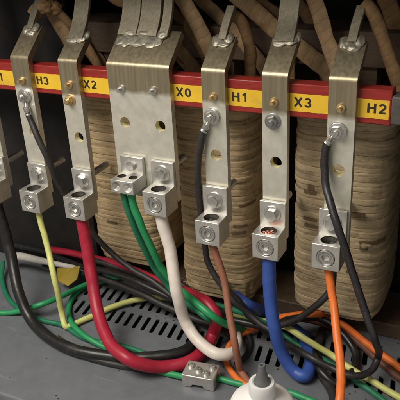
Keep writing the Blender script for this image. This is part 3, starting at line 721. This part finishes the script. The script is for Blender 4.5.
cable('cable', [drop('X3'), drop('X3',-.1), (270.5,300,'y',-.75), (275,330,'y',-1.0), (284,357,'z',1.0), (295,372,'z',.42), (304,376,'z',.38), (310,366,'z',.38), (309,350,'z',.42), (298,332,'z',.36), (272,316,'z',.4), (246,304,'y',1.2), (236,296,'y',1.8)], .28, M['c_blue'], 'thick blue cable from the X3 lug, looping back in a tight bend')
cable('wire', [drop('H2'), drop('H2',-.1), (333,300,'y',-1.0), (337,335,'y',-1.9), (341,372,'y',-3.0), (339,410,'y',-4.2), (336,440,'z',.25)], .165, M['c_orange'], 'orange wire hanging from the H2 lug straight out of the bottom of the picture', 'wire')
cable('wire', [(262,325,'y',1.6), (285,317,'y',1.5), (310,314,'y',1.3), (328,317,'z',.75), (345,326,'z',.7), (365,342,'z',.6), (385,357,'z',.5), (410,375,'z',.4)], .16, M['c_orange'], 'orange wire running low behind from the blue cable to the right edge', 'wire')
cable('wire', [(278,322,'z',.5), (266,325,'z',.4), (255,329,'z',.35), (240,335,'z',.3), (229,346,'z',.2), (226,360,'z',.16), (234,375,'z',.15), (247,386,'z',.15), (275,399,'z',.15)], .14, M['c_orange'], 'thin orange wire in a half circle beside the white bottle', 'wire')
cable('wire', [(290,316,'y',1.6), (318,322,'z',.6), (340,330,'z',.5), (360,344,'z',.4), (380,362,'z',.3), (408,384,'z',.25)], .17, M['c_brown2'], 'dull dark brown wire alongside the low orange wire at right', 'wire')
cable('wire', [EX['X0']*0+V((3.75,-.62,-5.1)), (124.5,198,'y',-.62), (131,218,'y',-.5), (143,246,'y',-.1), (156,270,'y',.3), (172,290,'y',.5), (190,305,'y',-.4), (206,317,'y',-.8), (222,328,'z',.3)], .15, M['c_green2'], 'dark green wire, left one of the two under the small two-hole lug', 'wire')
cable('wire', [V((4.31,-.62,-5.1)), (132,198,'y',-.62), (139,220,'y',-.6), (151,247,'y',-.4), (163,270,'y',-.1), (177,287,'y',.1), (194,301,'y',-.6), (211,315,'y',-.9), (226,324,'y',-.4), (244,331,'z',.2)], .17, M['c_green'], 'bright green wire, right one of the two under the small two-hole lug', 'wire')
cable('wire', [(-14,312,'z',.13), (4,313,'z',.13), (20,311,'z',.3), (40,305,'z',.8), (58,298,'z',.75), (76,289,'z',.45), (92,282,'z',.4), (112,277,'z',.3)], .14, M['c_green'], 'green wire on the floor running over the black cable from the left edge', 'wire')
cable('wire', [(3,262,'z',.6), (2,278,'z',.3), (7,296,'z',.15), (17,307,'z',.13), (30,316,'z',.13), (45,321,'z',.13), (62,325,'z',.14), (82,337,'z',.14), (100,342,'z',.2), (126,347,'z',.14), (146,354,'z',.14)], .125, M['c_green2'], 'dark green wire curling down the left edge and under the black cable', 'wire')
cable('wire', [(120,277,'z',.3), (100,282,'z',.3), (84,287,'z',.2), (73,297,'z',.15), (69,310,'z',.13), (74,326,'z',.38), (88,338,'z',.3), (106,348,'z',.14), (128,359,'z',.14), (148,368,'z',.14), (166,373,'z',.15), (184,377,'z',.25)], .135, M['c_green'], 'green wire in an open loop that ends in the loose lug on the floor', 'wire')
cable('wire', [(208,377,'z',.25), (220,379,'z',.15), (235,383,'z',.14), (260,388,'z',.14), (285,391,'z',.14), (312,401,'z',.14), (345,416,'z',.14)], .135, M['c_green'], 'green wire leaving the loose floor lug and passing behind the bottle', 'wire')
# black bundle at the back
cable('wire', [(8,244,'y',2.7), (25,247,'y',2.7), (45,252,'y',2.5), (62,259,'y',2.2), (80,266,'y',1.7), (100,270,'y',1.2), (130,279,'y',.9), (160,293,'y',.6), (186,305,'y',.4), (212,316,'y',.3), (238,321,'y',.5), (262,327,'y',.55), (277,333,'y',.45)], .165, M['c_black'], 'glossy black wire crossing the whole back from left to the blue cable', 'wire')
cable('wire', [(40,261,'y',2.6), (60,265,'y',2.3), (82,272,'y',1.7), (112,282,'y',1.3), (145,296,'y',.9), (176,311,'y',.6), (205,322,'y',.4), (232,330,'y',.3)], .17, M['c_black2'], 'dull black wire lowest of the bundle under the left coil', 'wire')
cable('wire', [(10,258,'y',1.7), (18,256.5,'y',1.7), (40,260.5,'y',1.6), (62,265,'y',1.6), (84,269,'y',1.6)], lambda s: .27-.17*s, M['c_grey'], 'greyish white tapering cable end behind the lime yellow wire', 'cable')
# control leads with ring terminals
def ring_terminal(par, x, z, to, y=-.005):
    """flat ring round a bolt with a crimp barrel pointing to the first wire point"""
    bm = bmesh.new(); lathe(bm, (x,y,z), (0,-1,0), [(.17,0),(.34,0),(.34,.06),(.17,.06),(.17,0)], 28)
    c = V((x,y-.04,z)); d = (to-c); n = d.normalized()
    tube(bm, [c+n*.30, c+n*.45+V((0,-.03,0)), to, to+n*.12], lambda s: .085 if s < .30 else (.155 if s < .62 or s > .8 else .135), 14, 1, (0,1,0), .06)
    return finish(bm, 'ring_terminal', M['steel'], par, angle=40)
def lead(k, bx, bz, pts, r, m, label, to):
    q = P(pts); t = thing('control_lead', q[-1], label, 'lead', 'thin black leads bolted on with ring terminals')
    bm = bmesh.new(); tube(bm, q, r, 16, 1, (0,0,1), .1, .02, uv=True); finish(bm, 'insulation', m, t, angle=60)
    ring_terminal(t, bx, bz, to)
a = uy(28,113,-.2)
lead('H3', -1.47, -1.75, [a, (30.5,119,'y',-.22), (37,136,'y',-.4), (47,157,'y',-.45), (56,179,'y',-.2), (66,197,'y',.1), (80,219,'y',.5), (97,238,'y',.8), (113,254,'y',.9), (132,269,'y',.8), (152,281,'y',.6), (175,298,'y',.4), (196,311,'y',.3)], .145, M['c_black2'], 'thin black lead bolted to the H3 busbar, running down behind the X2 lug', a)
a = uy(204.5,129,-.2)
lead('H1', 7.94, -1.82, [a, (203,134,'y',-.2), (199.5,150,'y',-.25), (198,175,'y',-.2), (200,205,'y',-.05), (204,235,'y',.25), (208,262,'y',.4), (219,282,'y',.3), (233,300,'y',.1), (248,313,'y',.2), (262,325,'y',.05), (276,333,'y',-.1)], .14, M['c_black2'], 'thin black lead bolted to the H1 busbar, hanging along its left edge', a)
a = uy(328.5,141.5,-.22)
lead('H2', 12.97, -1.9, [a, (326.5,147,'y',-.22), (324.5,162,'y',-.25), (326,185,'y',-.45), (331.5,207,'y',-.95), (338,228,'y',-1.25), (345.5,250,'y',-1.2), (355,280,'y',-1.2), (365,310,'y',-1.3), (374,338,'y',-1.5), (378,358,'z',1.05), (371,371,'z',.72), (352,376,'z',.75), (330,367,'z',.85), (312,358,'z',1.05), (296,349,'z',.95), (272,336,'z',.6), (248,315,'y',.5), (238,300,'y',1.0), (228,290,'y',1.5), (222,280,'y',1.9)], .15, M['c_printed'], 'black printed lead bolted to the H2 busbar, crossing its lug and looping on the floor', a)
cable('wire', [(333,256,'y',.8), (333,276,'y',.9), (330.5,290,'y',1.0), (322,300,'y',.8), (308,312,'y',.7), (294,321,'y',.6), (280,325,'y',.6)], .15, M['c_black2'], 'short black wire slanting down in front of the right coil beside the orange wire', 'wire')
cable('wire', [(322,330,'z',.3), (318,350,'z',.2), (322,374,'z',.2), (332,392,'z',.2), (336,420,'z',.2)], .2, M['c_black2'], 'black wire on the floor just left of the hanging orange wire', 'wire')

cable('cable', [(262,318,'y',1.9), (282,320,'y',1.5), (300,318,'y',1.1), (318,318,'z',1.1), (334,326,'z',.95), (348,340,'z',.6), (356,356,'z',.3), (352,372,'z',.25), (336,384,'z',.25), (322,372,'z',.5), (312,352,'z',.5), (300,338,'z',.35)], .17, M['c_black'], 'black wire arching over behind the hanging orange wire and turning back on the floor')
cable('wire', [(190,300,'y',1.5), (215,305,'y',1.3), (240,312,'y',1.0), (262,322,'y',.6), (282,334,'z',.35), (300,346,'z',.16), (318,356,'z',.15), (342,372,'z',.15), (372,392,'z',.15), (405,416,'z',.15)], .13, M['c_green2'], 'dark green wire low on the floor behind the blue cable', 'wire')
cable('wire', [(176,280,'y',1.9), (190,290,'y',1.6), (205,300,'y',1.2), (222,312,'y',.8), (240,326,'z',.35), (250,340,'z',.16), (246,356,'z',.14), (236,364,'z',.14)], .12, M['c_black2'], 'thin black wire curling down behind the brown cable', 'wire')
cable('wire', [(84,257,'y',1.9), (100,262,'y',1.75), (128,271,'y',1.55), (158,283,'y',1.3), (184,296,'y',1.0), (206,310,'y',.7), (214,326,'z',.4), (208,340,'z',.2)], .15, M['c_black2'], 'black wire lying between the thick red cable and the left coil', 'wire')
# folded yellow tag under the white cable end
bm = bmesh.new()
q = P([(57,268,'y',1.6), (80,266,'y',1.5), (77,279,'y',1.0), (68,286,'y',.7), (58,281,'y',.9)])
top = [bm.verts.new(p) for p in q]; bot = [bm.verts.new(p+V((0,.05,-.05))) for p in q]
bm.faces.new(top); bm.faces.new(bot[::-1])
for i in range(5): j = (i+1) % 5; bm.faces.new((top[i], top[j], bot[j], bot[i]))
ex_ = P([(60,281,'y',.95), (68,284,'y',.75), (76,277,'y',1.1), (72,292,'y',.8)])
tag(finish(bm, 'plastic_tag', M['tag'], smooth=False), 'dull yellow folded plastic tag lying between the yellow and red wires', 'tag')

# ------------------------------------------------------------------ loose ground lug on the floor
c = uz(182,386,F); t = thing('ground_lug', (c.x+.85,c.y+.45,F), 'shiny loose two-way lug with four screws on the floor, green wire ends in it', 'lug')
bm = bmesh.new(); a = .14; Rz = Matrix.Rotation(a, 3, 'Z')
def gl(p): return V((c.x,c.y,F))+Rz@V(p)
L, D, Hh = 1.45, 1.0, .62
prof = [(0,0),(.38,0),(.5,.16),(.92,.16),(1.04,0),(L,0),(L,Hh),(0,Hh)]
f = [bm.verts.new(gl((x,0,z+.01))) for x, z in prof]; b = [bm.verts.new(gl((x,D,z+.01))) for x, z in prof]
bm.faces.new(f); bm.faces.new(b[::-1])
for i in range(8): j = (i+1) % 8; bm.faces.new((f[i], b[i], b[j], f[j]))
finish(bm, 'block', M['lug'], t, bevel=.04)
for k, (x, y) in enumerate(((.26,.62), (.66,.42), (1.05,.28), (1.2,.72))):
    bm = bmesh.new(); p = gl((x,y,Hh+.01))
    lathe(bm, p, (0,0,1), [(.0,.0),(.15,0),(.15,.10),(.12,.14),(.06,.14),(.05,.06),(0,.06)], 20); finish(bm, 'screw', M['steel'], t)
bm = bmesh.new(); lathe(bm, gl((L+.003,.5,.32)), Rz@V((1,0,0)), [(.0,-.0),(.19,0),(.2,.01)], 24); finish(bm, 'bore', M['bore'], t)

# ------------------------------------------------------------------ the bottle
bp = V((12.02,-5.4,F)); t = thing('squeeze_bottle', bp, 'white plastic squeeze bottle with a grey nozzle, standing at the bottom edge', 'bottle')
hz = 2.80
bm = bmesh.new()
lathe(bm, bp, (0,0,1), [(0,.02),(.98,.02),(1.08,.1),(1.18,.3),(1.18,hz-.48),(1.165,hz-.34),(1.11,hz-.22),(.98,hz-.12),(.66,hz+.03),(.44,hz+.10),(.42,hz+.32)], 64); finish(bm, 'body', M['bottle'], t, angle=50)
bm = bmesh.new(); h = hz+.26
lathe(bm, bp, (0,0,1), [(.36,h-.1),(.46,h-.1),(.475,h-.04),(.47,h+.4),(.43,h+.46),(.36,h+.47),(.30,h+.43),(.25,h+.43)], 48); finish(bm, 'collar', M['collar'], t, angle=40)
bm = bmesh.new(); h += .39
lathe(bm, bp, (0,0,1), [(.31,h-.05),(.31,h+.06),(.28,h+.14),(.22,h+.20),(.20,h+.36),(.15,h+.46),(.135,h+.74),(.11,h+.78),(.06,h+.78),(.05,h+.7),(0,h+.7)], 32); finish(bm, 'nozzle', M['nozzle'], t, angle=45)

# ------------------------------------------------------------------ paper wrapped leads at the top
def wrap(pts, r, flat, m, label, up=(0,-1,.4), wob=.10, extra=None):
    q = [uy(*p) for p in pts]
    if pts[0][1] < 0:                                  # carry on up to the ceiling
        d = q[0]-q[1]; d = d/max(.4, abs(d.z))
        q = [V((q[0].x+d.x*1.6, q[0].y+.1, 6.5)), V((q[0].x+d.x*1.2, q[0].y+.05, q[0].z+(6.5-q[0].z)*.45))]+q
    if pts[-1][1] < 0:
        q = q+[V((q[-1].x+.9, q[-1].y+.05, q[-1].z+(6.5-q[-1].z)*.5)), V((q[-1].x+1.2, q[-1].y+.1, 6.5))]
    bm = bmesh.new(); tube(bm, q, r, 14, flat, up, .08, wob, uv=True)
    if extra:
        for k, (p, rad) in enumerate(extra): blob(bm, uy(*p), rad, k+3, .25, 4, 1.6)
    return tag(finish(bm, 'wrapped_lead', m, angle=50), label, 'wrapped lead', 'paper wrapped leads above the rail')
wrap([(33,16,1.7), (38,9,1.9), (46,3,2.2), (52,-8,2.8)], .36, .75, M['paper_dark'], 'bunched brown wrapping on the lead above the H3 busbar', extra=[((44,7,1.9),(.42,.35,.33)), ((54,8,2.2),(.42,.3,.3))])
wrap([(44,-4,2.6), (52,12,2.6), (60,27,2.7), (69,43,2.8), (74,62,2.8), (77,84,2.8)], .36, .18, M['paper'], 'flat tan paper strip slanting down beside the X2 busbar top, left of it')
wrap([(50,4,2.0), (60,13,2.3), (70,24,2.6), (82,38,3.0), (92,54,3.1), (104,78,3.2)], .20, .6, M['paper_dark'], 'thin dark wrapped lead running behind the X2 busbar top')
wrap([(76,30,3.4), (86,44,3.4), (96,58,3.5), (108,74,3.6)], .36, .25, M['paper_dark'], 'brown paper strip between the X2 and X0 busbar tops')
wrap([(112,-6,2.6), (126,1,2.6), (145,2,2.6), (164,-4,2.6)], .34, .7, M['paper_dark'], 'brown wrapped lead across the risers of the wide busbar')
wrap([(178,-8,2.6), (188,8,2.6), (197,24,2.7), (207,44,2.8), (214,64,2.8), (217,88,2.8)], .34, .35, M['paper'], 'tan paper wrapped lead slanting down right of the wide busbar')
wrap([(166,40,4.2), (176,52,4.2), (190,66,4.2), (204,80,4.2)], .30, .3, M['paper_dark'], 'dark paper strip low behind the X0 sticker')
wrap([(226,14,1.9), (232,15,2.0), (240,20,2.1), (246,32,2.2), (250,48,2.2), (250.5,66,2.1), (250,84,2.0)], .25, .7, M['paper_dark'], 'brown wrapped lead arching over from the H1 busbar top and down')
wrap([(222,-16,3.6), (240,-2,3.6), (258,14,3.6), (276,30,3.2), (292,42,3.2), (312,58,3.2), (328,72,3.1), (336,92,3.1)], .36, .4, M['paper'], 'long tan paper wrapped lead slanting behind the X3 busbar top')
wrap([(240,-14,4.2), (262,4,4.2), (278,15,4.2), (286,24,4.2), (290,50,3.2), (290,80,3.2)], .25, .5, M['paper_dark'], 'dark wrapped lead just above the long slanting tan one')
wrap([(312,-8,2.5), (318,10,2.4), (325,34,2.3), (334,60,2.2), (342,86,2.1)], .30, .22, M['paper'], 'flat tan paper strip going down behind the H2 busbar')
wrap([(363,3,1.9), (370,9,1.9), (379,26,2.0), (384,42,2.0), (391,62,2.0), (399,84,2.0), (408,104,2.0)], .25, .75, M['paper_dark'], 'brown wrapped lead curving down right of the H2 busbar')

wrap([(196,-6,4.4), (214,12,4.4), (232,30,3.3), (252,52,3.2), (266,72,3.1), (272,90,3.1)], .30, .35, M['paper'], 'tan wrapped lead slanting behind the H1 busbar top')
wrap([(160,30,3.4), (172,40,3.4), (186,56,3.4), (198,74,3.4)], .28, .35, M['paper'], 'tan paper strip between the X0 and H1 busbars, just above the rail')
wrap([(150,-4,4.6), (170,10,4.6), (190,30,3.3), (206,58,3.2), (211,84,3.2)], .26, .4, M['paper_dark'], 'brown wrapped lead deep behind the wide busbar top')
wrap([(290,-6,4.8), (306,14,4.8), (318,40,4.8), (326,80,4.8)], .26, .4, M['paper_dark'], 'brown wrapped lead deep between the X3 and H2 busbars')
wrap([(384,-8,4.2), (392,14,4.2), (398,44,4.2), (406,84,4.2)], .34, .4, M['paper_dark'], 'brown paper strip at the top right corner')
# ------------------------------------------------------------------ light
w = bpy.data.worlds.new('World'); sc.world = w; w.use_nodes = True
bg = w.node_tree.nodes['Background']; bg.inputs['Color'].default_value = (1,.92,.80,1); bg.inputs['Strength'].default_value = .32
def lamp(name, loc, tgt, sx, sy, e, col):
    l = bpy.data.lights.new(name, 'AREA'); l.shape = 'RECTANGLE'; l.size = sx*U; l.size_y = sy*U; l.energy = e; l.color = col
    o = bpy.data.objects.new(name, l); COL.objects.link(o); o.location = V(loc)*U
    o.rotation_euler = (V(tgt)-V(loc)).to_track_quat('-Z', 'Y').to_euler(); return o
lamp('room_lamp', (-3,-20,21), (6,-2,-9), 22, 14, 10, (1,.93,.82))
sc.view_settings.view_transform = 'Standard'; sc.view_settings.look = 'None'; sc.view_settings.exposure = 0; sc.view_settings.gamma = 1
